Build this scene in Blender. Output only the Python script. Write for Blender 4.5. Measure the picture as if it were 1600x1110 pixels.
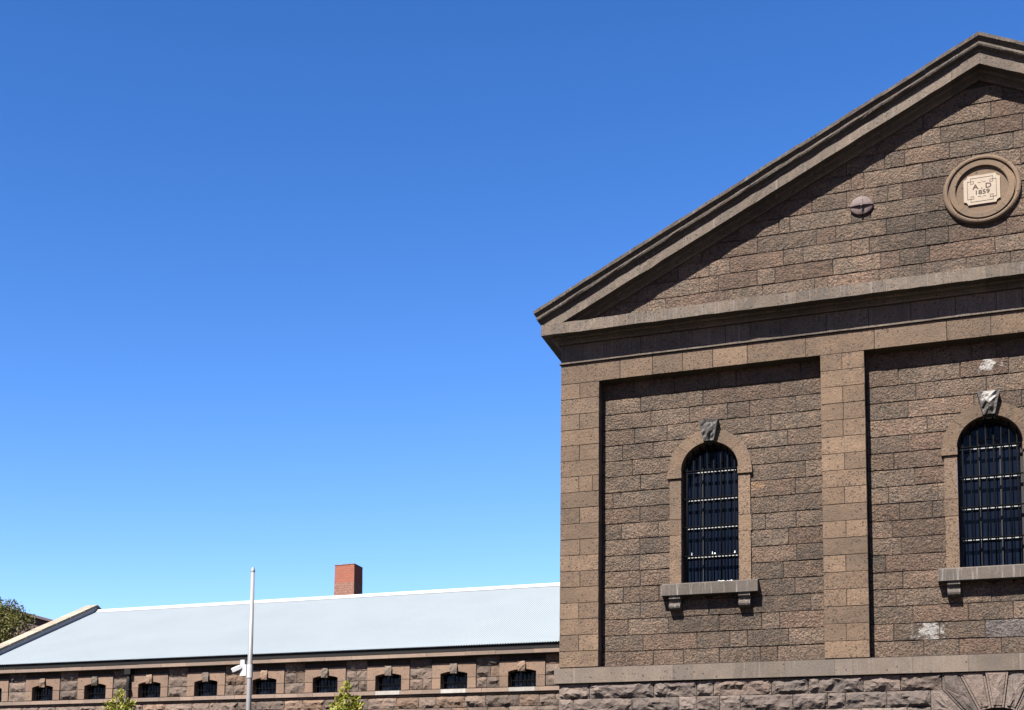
import bpy, math, random
from mathutils import Matrix, Vector, noise

# ------------------------------------------------------------------ clean
for o in list(bpy.data.objects):
    bpy.data.objects.remove(o, do_unlink=True)
scene = bpy.context.scene
COL = scene.collection
R = random.Random(1859)
rad = math.radians

# ------------------------------------------------------------------ camera
cam = bpy.data.cameras.new("camera")
camo = bpy.data.objects.new("camera", cam)
COL.objects.link(camo)
cam.sensor_fit = 'HORIZONTAL'
cam.sensor_width = 36.0
cam.lens = 2217.62 / 1600 * 36
cam.shift_x = (800 - 538.66) / 1600
cam.shift_y = (1097.1 - 555) / 1600
cam.clip_end = 9000
rot = Matrix.Rotation(rad(23.566), 3, 'Z') @ Matrix.Rotation(rad(6.569), 3, 'X') @ Matrix.Rotation(rad(-1.361), 3, 'Y')
m3 = rot @ Matrix.Rotation(rad(90), 3, 'X')
camo.matrix_world = Matrix.Translation((0, 0, 1.6)) @ m3.to_4x4()
scene.camera = camo

# ------------------------------------------------------------------ sky and sun
SUN = Vector((-0.27, -1.0, 1.25)).normalized()
world = bpy.data.worlds.new("World")
scene.world = world
world.use_nodes = True
wn = world.node_tree
wn.nodes.clear()
sky = wn.nodes.new('ShaderNodeTexSky')
sky.sky_type = 'NISHITA'
sky.sun_disc = False
sky.sun_elevation = math.asin(SUN.z)
sky.sun_rotation = math.atan2(SUN.x, SUN.y)
sky.altitude = 60
sky.air_density = 1.0
sky.dust_density = 0.0
sky.ozone_density = 3.0
# the photograph's contrast curve on the sky, per colour channel (the same in every direction)
sep = wn.nodes.new('ShaderNodeSeparateColor')
comb = wn.nodes.new('ShaderNodeCombineColor')
wn.links.new(sky.outputs[0], sep.inputs[0])
for ch, (gain, power) in enumerate(((.4600, 2.05), (.4620, 1.56), (.5400, 1.42))):
    mu = wn.nodes.new('ShaderNodeMath'); mu.operation = 'MULTIPLY'; mu.inputs[1].default_value = gain
    po = wn.nodes.new('ShaderNodeMath'); po.operation = 'POWER'; po.inputs[1].default_value = power
    wn.links.new(sep.outputs[ch], mu.inputs[0]); wn.links.new(mu.outputs[0], po.inputs[0]); wn.links.new(po.outputs[0], comb.inputs[ch])
bg = wn.nodes.new('ShaderNodeBackground')
bg.inputs['Strength'].default_value = 0.05
wo = wn.nodes.new('ShaderNodeOutputWorld')
wn.links.new(comb.outputs[0], bg.inputs['Color'])
wn.links.new(bg.outputs[0], wo.inputs['Surface'])

sl = bpy.data.lights.new("sun", 'SUN')
sl.energy = 5.0
sl.angle = rad(0.53)
sl.color = (1.0, 0.95, 0.87)
so = bpy.data.objects.new("sun", sl)
COL.objects.link(so)
so.rotation_euler = SUN.to_track_quat('Z', 'Y').to_euler()
so.location = (-20, -40, 60)

scene.view_settings.view_transform = 'Standard'
scene.view_settings.look = 'None'
scene.view_settings.exposure = 2.6
scene.view_settings.gamma = 1.0
scene.render.engine = 'CYCLES'
scene.cycles.max_bounces = 6

# ------------------------------------------------------------------ materials
def nodes_of(name):
    m = bpy.data.materials.new(name)
    m.use_nodes = True
    t = m.node_tree
    b = t.nodes["Principled BSDF"]
    return m, t, b

class G:
    """tiny node builder"""
    def __init__(s, t): s.t = t
    def n(s, typ, ins=None, **kw):
        q = s.t.nodes.new(typ)
        for k, v in kw.items(): setattr(q, k, v)
        for k, v in (ins or {}).items():
            if hasattr(v, 'is_output'): s.t.links.new(v, q.inputs[k])
            else: q.inputs[k].default_value = v
        return q
    def math(s, op, a, b=0.0, clamp=False):
        q = s.n('ShaderNodeMath', operation=op, use_clamp=clamp)
        for i, v in enumerate((a, b)):
            if hasattr(v, 'is_output'): s.t.links.new(v, q.inputs[i])
            else: q.inputs[i].default_value = v
        return q.outputs[0]
    def ramp(s, f, lo, hi):
        q = s.n('ShaderNodeMapRange', {'Value': f, 'From Min': lo, 'From Max': hi})
        return q.outputs[0]
    def mix(s, f, a, b, mode='MIX'):
        q = s.n('ShaderNodeMix', data_type='RGBA', blend_type=mode)
        for k, v in ((0, f), (6, a), (7, b)):
            if hasattr(v, 'is_output'): s.t.links.new(v, q.inputs[k])
            else: q.inputs[k].default_value = v if k == 0 else (*v, 1)
        return q.outputs[2]
    def noise(s, vec, scale, detail=3, rough=.55, **kw):
        return s.n('ShaderNodeTexNoise', {'Vector': vec, 'Scale': scale, 'Detail': detail, 'Roughness': rough}, **kw).outputs[0]

def stone_material(name, a, b, c, var=.3, bump=.02, bscale=24, grain=.35, pits=.0, rough=.92, streak=0.0, stain=None, soot=.25):
    """a/b: two tones mixed by blotches, c: odd stones; var: stone-to-stone spread"""
    m, t, bs = nodes_of(name)
    g = G(t)
    geo = g.n('ShaderNodeNewGeometry')
    oi = g.n('ShaderNodeObjectInfo')
    r0 = g.math('FRACT', g.math('ADD', oi.outputs['Random'], geo.outputs['Random Per Island']))
    off = g.n('ShaderNodeCombineXYZ', {0: g.math('MULTIPLY', r0, 37.0), 1: g.math('MULTIPLY', r0, 91.0), 2: g.math('MULTIPLY', r0, 53.0)})
    pos = g.n('ShaderNodeVectorMath', {0: geo.outputs['Position'], 1: off.outputs[0]}, operation='ADD').outputs[0]
    r1 = g.math('FRACT', g.math('MULTIPLY', r0, 7.31))
    r2 = g.math('FRACT', g.math('MULTIPLY', r0, 13.7))
    blot = g.ramp(g.noise(pos, 3.2, 4, .6), .34, .66)
    col = g.mix(blot, a, b)
    odd = g.math('MULTIPLY', g.ramp(r1, .6, 1.0), .5)
    col = g.mix(odd, col, c)
    # mineral speckle
    sp = g.noise(pos, 42, 3, .7)
    k = g.math('ADD', g.math('MULTIPLY', g.ramp(sp, .25, .75), grain * 2), 1 - grain)
    fine = g.noise(pos, bscale, 4, .68)
    k = g.math('MULTIPLY', k, g.math('ADD', g.math('MULTIPLY', g.ramp(fine, .3, .7), grain * 1.3), 1 - grain * .65))
    k = g.math('MULTIPLY', k, g.math('ADD', g.math('MULTIPLY', r2, var * 2), 1 - var))
    # weathering that runs over many stones
    wth = g.noise(geo.outputs['Position'], .55, 5, .62)
    k = g.math('MULTIPLY', k, g.math('SUBTRACT', 1 + soot * .35, g.math('MULTIPLY', g.ramp(wth, .35, .72), soot)))
    col = g.n('ShaderNodeVectorMath', {0: col, 'Scale': k}, operation='SCALE').outputs[0]
    h = g.math('ADD', fine, g.math('MULTIPLY', g.noise(pos, bscale * .32, 2, .5), .55))
    if pits:
        vo = g.n('ShaderNodeTexVoronoi', {'Vector': pos, 'Scale': 11.0, 'Randomness': 1.0})
        sel = g.math('GREATER_THAN', g.n('ShaderNodeSeparateColor', {0: vo.outputs['Color']}).outputs[0], 1 - pits)
        edge = g.math('ADD', .16, g.math('MULTIPLY', sp, .12))
        p = g.math('MULTIPLY', g.math('LESS_THAN', vo.outputs['Distance'], edge), sel)
        vo2 = g.n('ShaderNodeTexVoronoi', {'Vector': pos, 'Scale': 23.0})
        p2 = g.math('MULTIPLY', g.math('LESS_THAN', vo2.outputs['Distance'], .29),
                    g.math('GREATER_THAN', g.n('ShaderNodeSeparateColor', {0: vo2.outputs['Color']}).outputs[1], 1 - pits * .75))
        p = g.math('MAXIMUM', p, p2)
        col = g.mix(g.math('MULTIPLY', p, .72), col, (.010, .008, .0065))
        h = g.math('SUBTRACT', h, g.math('MULTIPLY', p, 1.2))
    if streak:
        mp = g.n('ShaderNodeMapping', {'Vector': pos, 'Scale': (22, 22, .9)})
        st = g.ramp(g.noise(mp.outputs[0], 1.0, 3, .6), .56, .78)
        col = g.mix(g.math('MULTIPLY', st, streak), col, (.135, .13, .125))
        st2 = g.ramp(g.noise(mp.outputs[0], .55, 3, .6), .55, .75)
        col = g.mix(g.math('MULTIPLY', st2, streak * .7), col, (.022, .020, .018))
    if stain:
        (cx, cy, cz), rr, amt = stain[:3]
        d = g.n('ShaderNodeVectorMath', {0: geo.outputs['Position'], 1: (cx, cy, cz)}, operation='DISTANCE').outputs['Value']
        f = g.math('SUBTRACT', g.noise(geo.outputs['Position'], 7.5, 5, .7), g.math('MULTIPLY', g.math('DIVIDE', d, rr), .34))
        col = g.mix(g.math('MULTIPLY', g.ramp(f, .30, .40), amt), col, stain[3] if len(stain) > 3 else (.24, .23, .22))
    t.links.new(col, bs.inputs['Base Color'])
    bs.inputs['Roughness'].default_value = rough
    bs.inputs['Specular IOR Level'].default_value = .25
    bp = g.n('ShaderNodeBump', {'Height': h, 'Strength': 1.0, 'Distance': bump})
    t.links.new(bp.outputs[0], bs.inputs['Normal'])
    return m

def plain(name, col, rough=.6, metal=0.0, spec=.5, nscale=8, nvar=.25, bump=0.0, bscale=40):
    m, t, bs = nodes_of(name)
    g = G(t)
    geo = g.n('ShaderNodeNewGeometry')
    f = g.math('ADD', g.math('MULTIPLY', g.ramp(g.noise(geo.outputs['Position'], nscale, 5, .6), .3, .7), nvar * 2), 1 - nvar)
    c = g.n('ShaderNodeVectorMath', {0: col, 'Scale': f}, operation='SCALE').outputs[0]
    t.links.new(c, bs.inputs['Base Color'])
    bs.inputs['Roughness'].default_value = rough
    bs.inputs['Metallic'].default_value = metal
    bs.inputs['Specular IOR Level'].default_value = spec
    if bump:
        bp = g.n('ShaderNodeBump', {'Height': g.noise(geo.outputs['Position'], bscale, 4, .6), 'Distance': bump})
        t.links.new(bp.outputs[0], bs.inputs['Normal'])
    return m

M = {}
ROUGHSTONE = dict(a=(0.0744, 0.0502, 0.0346), b=(0.0496, 0.0373, 0.0280), c=(0.0677, 0.0386, 0.0255), var=.25, bump=.16, bscale=22, grain=.66, pits=.42, soot=.5)
M['rubble'] = stone_material('pecked brown basalt', **ROUGHSTONE)
M['rubble_white_key'] = stone_material('pecked basalt with lime stain', stain=((.70, 30.3, 11.92), .30, .72), **ROUGHSTONE)
M['rubble_white_low'] = stone_material('pecked basalt with flaked limewash', stain=((-.50, 30.3, 6.55), .46, .6), **ROUGHSTONE)
M['rubble_orange'] = stone_material('pecked basalt with a fresh orange spall', stain=((-3.86, 30.3, 9.80), .34, .85, (.12, .074, .042)), **ROUGHSTONE)
M['rubble_grey'] = stone_material('pecked grey basalt', a=(0.0561, 0.0467, 0.0425), b=(0.0436, 0.0374, 0.0350), c=(0.0665, 0.0528, 0.0457), var=.12, bump=.15, bscale=21, grain=.55, pits=.35)
M['dressed'] = stone_material('dressed warm sandstone-brown basalt', a=(0.0620, 0.0404, 0.0255), b=(0.0490, 0.0326, 0.0212), c=(0.0446, 0.0310, 0.0212), var=.22, bump=.020, bscale=30, grain=.34, pits=.5, soot=.45)
M['moulded'] = stone_material('weathered moulded basalt', a=(0.0502, 0.0375, 0.0280), b=(0.0366, 0.0290, 0.0235), c=(0.0448, 0.0357, 0.0270), var=.2, bump=.012, bscale=26, grain=.3, pits=.4, streak=.30, soot=.5)
M['crown'] = stone_material('dark lichened crown moulding', a=(0.0371, 0.0278, 0.0207), b=(0.0271, 0.0215, 0.0174), c=(0.0331, 0.0264, 0.0200), var=.2, bump=.012, bscale=26, grain=.3, pits=.4, streak=.30, soot=.5)
M['string'] = stone_material('grey-brown string course stone', a=(0.0530, 0.0410, 0.0319), b=(0.0429, 0.0338, 0.0271), c=(0.0358, 0.0305, 0.0262), var=.2, bump=.008, bscale=28, grain=.18, pits=.10, streak=.2)
M['sill'] = stone_material('grey stained sill stone', a=(0.0382, 0.0303, 0.0248), b=(0.0268, 0.0227, 0.0194), c=(0.0382, 0.0315, 0.0271), var=.08, bump=.006, bscale=26, grain=.18, streak=.75)
M['head'] = stone_material('dark carved keystone', a=(0.0428, 0.0393, 0.0363), b=(0.0277, 0.0252, 0.0236), c=(0.0504, 0.0454, 0.0402), var=.1, bump=.03, bscale=18, grain=.3, streak=.8)
M['head_white'] = stone_material('carved keystone with lime stain', a=(0.0429, 0.0373, 0.0336), b=(0.0261, 0.0235, 0.0216), c=(0.0373, 0.0336, 0.0298), var=.1, bump=.03, bscale=18, grain=.3, stain=((.68, 30.1, 11.30), .34, .5))
M['rock'] = stone_material('rock-faced bluestone', a=(0.0510, 0.0387, 0.0321), b=(0.0364, 0.0292, 0.0258), c=(0.0572, 0.0381, 0.0281), var=.26, bump=.03, bscale=13, grain=.26, soot=.3)
M['medallion'] = stone_material('moulded ring stone', a=(0.0626, 0.0409, 0.0255), b=(0.0496, 0.0342, 0.0230), c=(0.0496, 0.0347, 0.0244), var=.12, bump=.006, bscale=30, grain=.14, pits=.10)
M['plaque'] = stone_material('cream carved plaque', a=(0.1398, 0.1143, 0.0886), b=(0.1258, 0.1026, 0.0816), c=(0.1398, 0.1165, 0.0933), var=.02, bump=.003, bscale=40, grain=.05, soot=.05)
M['mortar'] = plain('dark recessed mortar', (0.0143, 0.0121, 0.0106), rough=.95, spec=.1, nscale=5, nvar=.35)
M['carved_shade'] = plain('painted shade of carved line', (0.0212, 0.0156, 0.0127), rough=.9, spec=.1)  # dark brown stands in for the shadow inside the plaque's carved lines
M['iron'] = plain('black iron bar', (0.0025, 0.0025, 0.0028), rough=.85, spec=.02, nvar=.3)
M['tie'] = plain('rust red painted iron', (0.0438, 0.0311, 0.0297), rough=.6, spec=.12, nscale=14, nvar=.4, bump=.004, bscale=30)
M['sash'] = plain('dark painted sash', (0.0042, 0.0042, 0.0057), rough=.6, spec=.15)
M['white_sash'] = plain('chalky white glazing bar', (0.1214, 0.1214, 0.1180), rough=.7, nscale=16, nvar=.25)
M['lime'] = plain('white droppings', (0.2397, 0.2397, 0.2368), rough=.9, nvar=.1)
M['slate'] = plain('grey slate roof', (0.0707, 0.0707, 0.0778), rough=.7, nscale=3)
M['wing_surround'] = stone_material('pinkish dressed surround', a=(0.0766, 0.0482, 0.0330), b=(0.0610, 0.0407, 0.0288), c=(0.0624, 0.0440, 0.0322), var=.15, bump=.01, bscale=26, grain=.18, pits=.12, soot=.2)
M['wing_band'] = stone_material('wing band stone', a=(0.0878, 0.0618, 0.0472), b=(0.0715, 0.0520, 0.0407), c=(0.0618, 0.0488, 0.0407), var=.2, bump=.008, bscale=26, grain=.16, soot=.2)
M['wing_band_white'] = stone_material('limed sill stone', a=(0.1398, 0.1324, 0.1224), b=(0.1099, 0.0999, 0.0899), c=(0.1249, 0.1124, 0.0999), var=.12, bump=.008, bscale=26, grain=.15, streak=.3, soot=.1)
M['wing_rock'] = stone_material('rock-faced wing stone', a=(0.0525, 0.0371, 0.0284), b=(0.0367, 0.0273, 0.0224), c=(0.0734, 0.0409, 0.0222), var=.3, bump=.04, bscale=11, grain=.3, soot=.3)
M['coping'] = stone_material('pale lichened coping', a=(0.1263, 0.1099, 0.0852), b=(0.0989, 0.0852, 0.0660), c=(0.0824, 0.0742, 0.0604), var=.15, bump=.012, bscale=14, grain=.25, soot=.3)
M['gutter'] = plain('black painted gutter', (0.0035, 0.0032, 0.0032), rough=.7, spec=.1)
M['flash'] = plain('pale metal flashing', (0.1538, 0.1678, 0.1902), rough=.5, nvar=.08)
M['roofsheet'] = plain('pale grey roof sheet', (0.1032, 0.1188, 0.1315), rough=.55, spec=.3, nscale=.6, nvar=.04)
M['ridge'] = plain('white ridge capping', (0.1598, 0.1619, 0.1639), rough=.5, nvar=.04)
M['pole'] = plain('galvanised pole paint', (0.0863, 0.0846, 0.0863), rough=.5, nvar=.06)
M['cctv'] = plain('white plastic housing', (0.1636, 0.1636, 0.1636), rough=.4, nvar=.03)
M['lens'] = plain('black lens', (0.0071, 0.0071, 0.0085), rough=.1)
M['bark'] = plain('grey brown bark', (0.0707, 0.0530, 0.0389), rough=.9, nscale=12, bump=.02)
M['housewall'] = plain('dark red brick wall', (0.0210, 0.0089, 0.0098), rough=.9)
M['houseroof'] = plain('dark maroon roof', (0.0140, 0.0067, 0.0084), rough=.8)
M['ground'] = plain('dark asphalt and turf ground', (0.0247, 0.0255, 0.0198), rough=.95, spec=.1, nscale=1.5, nvar=.2, bump=.02, bscale=20)

def glass_material():
    m, t, bs = nodes_of('dark window glass')
    g = G(t)
    geo = g.n('ShaderNodeNewGeometry')
    bs.inputs['Base Color'].default_value = (.002, .003, .006, 1)
    bs.inputs['Roughness'].default_value = .06
    bs.inputs['IOR'].default_value = 1.5
    bs.inputs['Specular IOR Level'].default_value = .075
    bp = g.n('ShaderNodeBump', {'Height': g.noise(geo.outputs['Position'], 2.2, 2), 'Distance': .012})
    t.links.new(bp.outputs[0], bs.inputs['Normal'])
    return m
M['glass'] = glass_material()

def brick_material():
    m, t, bs = nodes_of('red chimney brick')
    g = G(t)
    geo = g.n('ShaderNodeNewGeometry')
    sx = g.n('ShaderNodeSeparateXYZ', {0: geo.outputs['Position']})
    uv = g.n('ShaderNodeCombineXYZ', {0: g.math('ADD', sx.outputs[0], sx.outputs[1]), 1: sx.outputs[2], 2: 0.0})
    br = g.n('ShaderNodeTexBrick', {'Vector': uv.outputs[0], 'Color1': (.117, .034, .0205, 1), 'Color2': (.088, .028, .019, 1), 'Mortar': (.099, .055, .039, 1),
                                    'Scale': 1.0, 'Mortar Size': .007, 'Brick Width': .23, 'Row Height': .085})
    n = g.noise(geo.outputs['Position'], 14, 4, .7)
    old = g.math('LESS_THAN', sx.outputs[2], 11.60)
    mott = g.mix(g.ramp(n, .40, .60), (.067, .034, .025), (.106, .065, .05))
    c = g.mix(g.math('MULTIPLY', old, .75), br.outputs['Color'], mott)
    t.links.new(c, bs.inputs['Base Color'])
    bs.inputs['Roughness'].default_value = .9
    bs.inputs['Specular IOR Level'].default_value = .2
    bp = g.n('ShaderNodeBump', {'Height': g.math('SUBTRACT', n, br.outputs['Fac']), 'Distance': .01})
    t.links.new(bp.outputs[0], bs.inputs['Normal'])
    return m
M['brick'] = brick_material()

def leaf_material(name, a, b, c):
    m, t, bs = nodes_of(name)
    g = G(t)
    geo = g.n('ShaderNodeNewGeometry')
    r = geo.outputs['Random Per Island']
    col = g.mix(g.ramp(r, 0, .6), a, b)
    col = g.mix(g.ramp(r, .8, 1.0), col, c)
    t.links.new(col, bs.inputs['Base Color'])
    bs.inputs['Roughness'].default_value = .55
    bs.inputs['Specular IOR Level'].default_value = .2
    tr = g.n('ShaderNodeBsdfTranslucent', {'Color': col})
    mx = g.n('ShaderNodeMixShader', {0: .3})
    t.links.new(bs.outputs[0], mx.inputs[1]); t.links.new(tr.outputs[0], mx.inputs[2])
    t.links.new(mx.outputs[0], t.nodes['Material Output'].inputs['Surface'])
    return m
M['young_leaf'] = leaf_material('yellow green young leaves', (0.0601, 0.0707, 0.0057), (0.1131, 0.1096, 0.0127), (0.1555, 0.1273, 0.0353))
M['gum_leaf'] = leaf_material('olive tree leaves', (0.0198, 0.0240, 0.0028), (0.0424, 0.0424, 0.0064), (0.0778, 0.0622, 0.0141))

# ------------------------------------------------------------------ object helpers
WLOC = {}
SINK = {}          # stones far outside the frame, joined per (parent, material)

def link(o, parent, wloc):
    COL.objects.link(o)
    if parent is not None:
        o.parent = parent
        o.location = Vector(wloc) - WLOC[parent.name]
    else:
        o.location = wloc
    WLOC[o.name] = Vector(wloc)
    return o

def empty(name, loc, parent=None):
    return link(bpy.data.objects.new(name, None), parent, loc)

def tag(o, label=None, cat=None, group=None, kind=None):
    if label: o['label'] = label
    if cat: o['category'] = cat
    if group: o['group'] = group
    if kind: o['kind'] = kind
    return o

def add(name, verts, faces, mat, parent=None, smooth=False, origin=None):
    verts = [Vector(v) for v in verts]
    lo = Vector((min(v.x for v in verts), min(v.y for v in verts), min(v.z for v in verts)))
    hi = Vector((max(v.x for v in verts), max(v.y for v in verts), max(v.z for v in verts)))
    c = Vector(origin) if origin is not None else (lo + hi) / 2
    me = bpy.data.meshes.new(name)
    me.from_pydata([v - c for v in verts], [], faces)
    me.materials.append(M[mat])
    if smooth:
        me.polygons.foreach_set('use_smooth', [True] * len(me.polygons))
    me.update()
    return link(bpy.data.objects.new(name, me), parent, c)

class MB:
    """collects geometry for one mesh"""
    def __init__(s): s.v = []; s.f = []
    def put(s, vs, fs):
        k = len(s.v); s.v += [tuple(v) for v in vs]; s.f += [tuple(i + k for i in f) for f in fs]; return s
    def box(s, x0, x1, y0, y1, z0, z1):
        return s.put([(x0, y0, z0), (x1, y0, z0), (x1, y1, z0), (x0, y1, z0), (x0, y0, z1), (x1, y0, z1), (x1, y1, z1), (x0, y1, z1)],
                     [(0, 3, 2, 1), (4, 5, 6, 7), (0, 1, 5, 4), (1, 2, 6, 5), (2, 3, 7, 6), (3, 0, 4, 7)])
    def tube(s, pts, rads, n=8, cap=True):
        rings = []
        pts = [Vector(p) for p in pts]
        for i, p in enumerate(pts):
            d = (pts[min(i + 1, len(pts) - 1)] - pts[max(i - 1, 0)]).normalized()
            a = d.orthogonal().normalized() if abs(d.z) < .99 else Vector((1, 0, 0))
            b = d.cross(a).normalized(); a = b.cross(d)
            rings.append([p + (a * math.cos(2 * math.pi * k / n) + b * math.sin(2 * math.pi * k / n)) * rads[i] for k in range(n)])
        vs = [v for r in rings for v in r]
        fs = [(i * n + k, i * n + (k + 1) % n, (i + 1) * n + (k + 1) % n, (i + 1) * n + k) for i in range(len(pts) - 1) for k in range(n)]
        if cap:
            fs += [tuple(range(n))[::-1], tuple(range((len(pts) - 1) * n, len(pts) * n))]
        return s.put(vs, fs)
    def build(s, name, mat, parent=None, smooth=False, origin=None):
        return add(name, s.v, s.f, mat, parent, smooth, origin)

def inset(poly, d):
    n = len(poly); out = []
    for i in range(n):
        p0, p1, p2 = Vector(poly[i - 1]), Vector(poly[i]), Vector(poly[(i + 1) % n])
        e1 = (p1 - p0).normalized(); e2 = (p2 - p1).normalized()
        n1 = Vector((-e1.y, e1.x)); n2 = Vector((-e2.y, e2.x))
        k = 1 + n1.dot(n2)
        out.append(tuple(p1 + (n1 + n2) * (d / max(k, .25))))
    return out

def clip(poly, a, b):
    """keep the part of poly left of the line a->b"""
    ax, az = a; dx, dz = b[0] - ax, b[1] - az
    side = lambda p: dx * (p[1] - az) - dz * (p[0] - ax)
    out = []
    for i in range(len(poly)):
        p, q = poly[i], poly[(i + 1) % len(poly)]
        sp, sq = side(p), side(q)
        if sp >= 0: out.append(p)
        if sp * sq < 0:
            t = sp / (sp - sq); out.append((p[0] + (q[0] - p[0]) * t, p[1] + (q[1] - p[1]) * t))
    return out

def area(poly):
    return abs(sum(poly[i - 1][0] * poly[i][1] - poly[i][0] * poly[i - 1][1] for i in range(len(poly)))) / 2

def merge_close(poly, eps=.02):
    out = []
    for p in poly:
        if not out or math.dist(p, out[-1]) > eps: out.append(p)
    if len(out) > 1 and math.dist(out[0], out[-1]) < eps: out.pop()
    return out

def emit(name, vs, fs, mat, parent, far):
    if far:
        SINK.setdefault((parent.name, mat), (parent, MB()))[1].put(vs, fs)
        return None
    return add(name, vs, fs, mat, parent)

FAR_X = 2.1
def stone(name, poly, y, depth, mat, parent, gap=.006, ch=.007, jit=.004, tilt=.003, seg=.24, bulge=.004, fan=True):
    poly = merge_close(poly)
    if len(poly) < 3 or area(poly) < .004: return None
    far = min(p[0] for p in poly) > FAR_X
    rings = [inset(poly, gap), inset(poly, gap + ch)]
    cnt = [max(1, int(math.dist(poly[i], poly[(i + 1) % len(poly)]) / seg)) for i in range(len(poly))]
    jx = []
    a = []; b = []
    for i in range(len(poly)):
        for k in range(cnt[i]):
            t = k / cnt[i]; j = (R.uniform(-jit, jit), R.uniform(-jit, jit))
            for ring, out in ((rings[0], a), (rings[1], b)):
                p, q = ring[i], ring[(i + 1) % len(poly)]
                out.append((p[0] + (q[0] - p[0]) * t + j[0], p[1] + (q[1] - p[1]) * t + j[1]))
    n = len(a)
    cx = sum(p[0] for p in b) / n; cz = sum(p[1] for p in b) / n
    yo = R.uniform(-tilt, tilt); tx = R.uniform(-tilt, tilt); tz = R.uniform(-tilt, tilt)
    vs = [(p[0], y + depth, p[1]) for p in a] + [(p[0], y + ch + abs(tilt), p[1]) for p in a] + \
         [(p[0], y + yo + tx * (p[0] - cx) + tz * (p[1] - cz) + R.uniform(-jit, jit) * .6, p[1]) for p in b] + [(cx, y + yo - bulge, cz)]
    fs = []
    for i in range(n):
        j = (i + 1) % n
        fs += [(i, j, n + j, n + i), (n + i, n + j, 2 * n + j, 2 * n + i)]
        if fan: fs.append((2 * n + i, 2 * n + j, 3 * n))
    if not fan:
        vs.pop(); fs.append(tuple(range(2 * n, 3 * n)))
    return emit(name, vs, fs, mat, parent, far)

def rect(x0, x1, z0, z1): return [(x0, z0), (x1, z0), (x1, z1), (x0, z1)]

def rock(name, x0, x1, z0, z1, y, mat, parent, bulge=.08, cell=.085, gap=.006, far=False):
    """rock-faced block: drafted edge, broken bulging face"""
    x0 += gap; x1 -= gap; z0 += gap; z1 -= gap
    nx = max(3, min(18, int((x1 - x0) / cell))); nz = max(3, min(6, int((z1 - z0) / cell)))
    sd = R.uniform(0, 500); tx = R.uniform(-.5, .5); tz = R.uniform(-.75, .75); lift = R.uniform(.45, 1.1)
    vs = []
    for k in range(nz + 1):
        for i in range(nx + 1):
            u = i / nx; v = k / nz
            edge = min(u * nx, (1 - u) * nx, v * nz, (1 - v) * nz)
            px = x0 + (x1 - x0) * u; pz = z0 + (z1 - z0) * v
            if edge < .5:
                d = R.uniform(0, .012)
                px += R.uniform(-.006, .006); pz += R.uniform(-.006, .006)
            else:
                d = bulge * (lift * .55 + .75 * noise.noise((px * 4.2 + sd, pz * 5.5, sd)) + .45 * noise.noise((px * 10 + sd, pz * 12, sd * 2)) + tx * (u - .5) * .5 + tz * (v - .5) * .9)
                d = max(.004, d) * (1 if edge > 1.5 else .72) + R.uniform(0, .012)
                px += R.uniform(-.3, .3) * (x1 - x0) / nx; pz += R.uniform(-.3, .3) * (z1 - z0) / nz
            vs.append((px, y - d, pz))
    W = nx + 1
    fs = []
    for k in range(nz):
        for i in range(nx):
            a = k * W + i; q = (a, a + 1, a + W + 1, a + W)
            fs += [(q[0], q[1], q[2]), (q[0], q[2], q[3])] if R.random() < .5 else [(q[0], q[1], q[3]), (q[1], q[2], q[3])]
    ring = list(range(0, W)) + [k * W + nx for k in range(1, nz + 1)] + [nz * W + i for i in range(nx - 1, -1, -1)] + [k * W for k in range(nz - 1, 0, -1)]
    base = len(vs)
    vs += [(vs[r][0], y + .07, vs[r][2]) for r in ring]
    L = len(ring)
    fs += [(base + i, base + (i + 1) % L, ring[(i + 1) % L], ring[i]) for i in range(L)]
    return emit(name, vs, fs, mat, parent, far)

def rock_poly(name, poly, y, mat, parent, margin=.035, bulge=.05, far=False):
    """voussoir with a drafted margin and a broken centre"""
    a = inset(poly, .007); b = inset(poly, .007 + margin); c = inset(poly, .007 + margin + .012)
    n = len(poly)
    cx = sum(p[0] for p in c) / n; cz = sum(p[1] for p in c) / n
    sub = []; m2 = []
    for ring, out in ((b, sub), (c, m2)):
        for i in range(n):
            p, q = ring[i], ring[(i + 1) % n]
            for k in range(3): out.append((p[0] + (q[0] - p[0]) * k / 3, p[1] + (q[1] - p[1]) * k / 3))
    vs = [(p[0], y + .12, p[1]) for p in a] + [(p[0], y, p[1]) for p in a]
    fs = [(i, (i + 1) % n, n + (i + 1) % n, n + i) for i in range(n)]
    o = len(vs); N = len(sub)
    vs += [(p[0], y + .001, p[1]) for p in sub]
    for i in range(n):
        j = (i + 1) % n
        fs.append((n + i, n + j, o + (3 * i + 3) % N, o + 3 * i + 2, o + 3 * i + 1, o + 3 * i))
    o2 = len(vs); vs += [(p[0], y - R.uniform(.2, .8) * bulge, p[1]) for p in m2]
    o3 = len(vs); vs += [((p[0] + cx) / 2 + R.uniform(-.02, .02), y - R.uniform(.3, 1.3) * bulge, (p[1] + cz) / 2 + R.uniform(-.02, .02)) for p in m2]
    ctr = len(vs); vs.append((cx, y - bulge * R.uniform(.5, 1.2), cz))
    for i in range(N):
        j = (i + 1) % N
        fs += [(o + i, o + j, o2 + j, o2 + i), (o2 + i, o2 + j, o3 + j, o3 + i), (o3 + i, o3 + j, ctr)]
    return emit(name, vs, fs, mat, parent, far)

def joints_fill(x0, x1, given, lo=.55, hi=1.15):
    xs = [x0] + [g for g in given if x0 + .05 < g < x1 - .05]
    while x1 - xs[-1] > hi:
        xs.append(xs[-1] + R.uniform(lo, hi))
        if x1 - xs[-1] < .3: xs.pop(); break
    return xs + [x1]

# ================================================================== GROUND
g_ = MB(); S = 3000
g_.put([(-S, -S, 0), (S, -S, 0), (S, S, 0), (-S, S, 0)], [(0, 1, 2, 3)])
tag(g_.build('ground', 'ground'), kind='structure')

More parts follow.
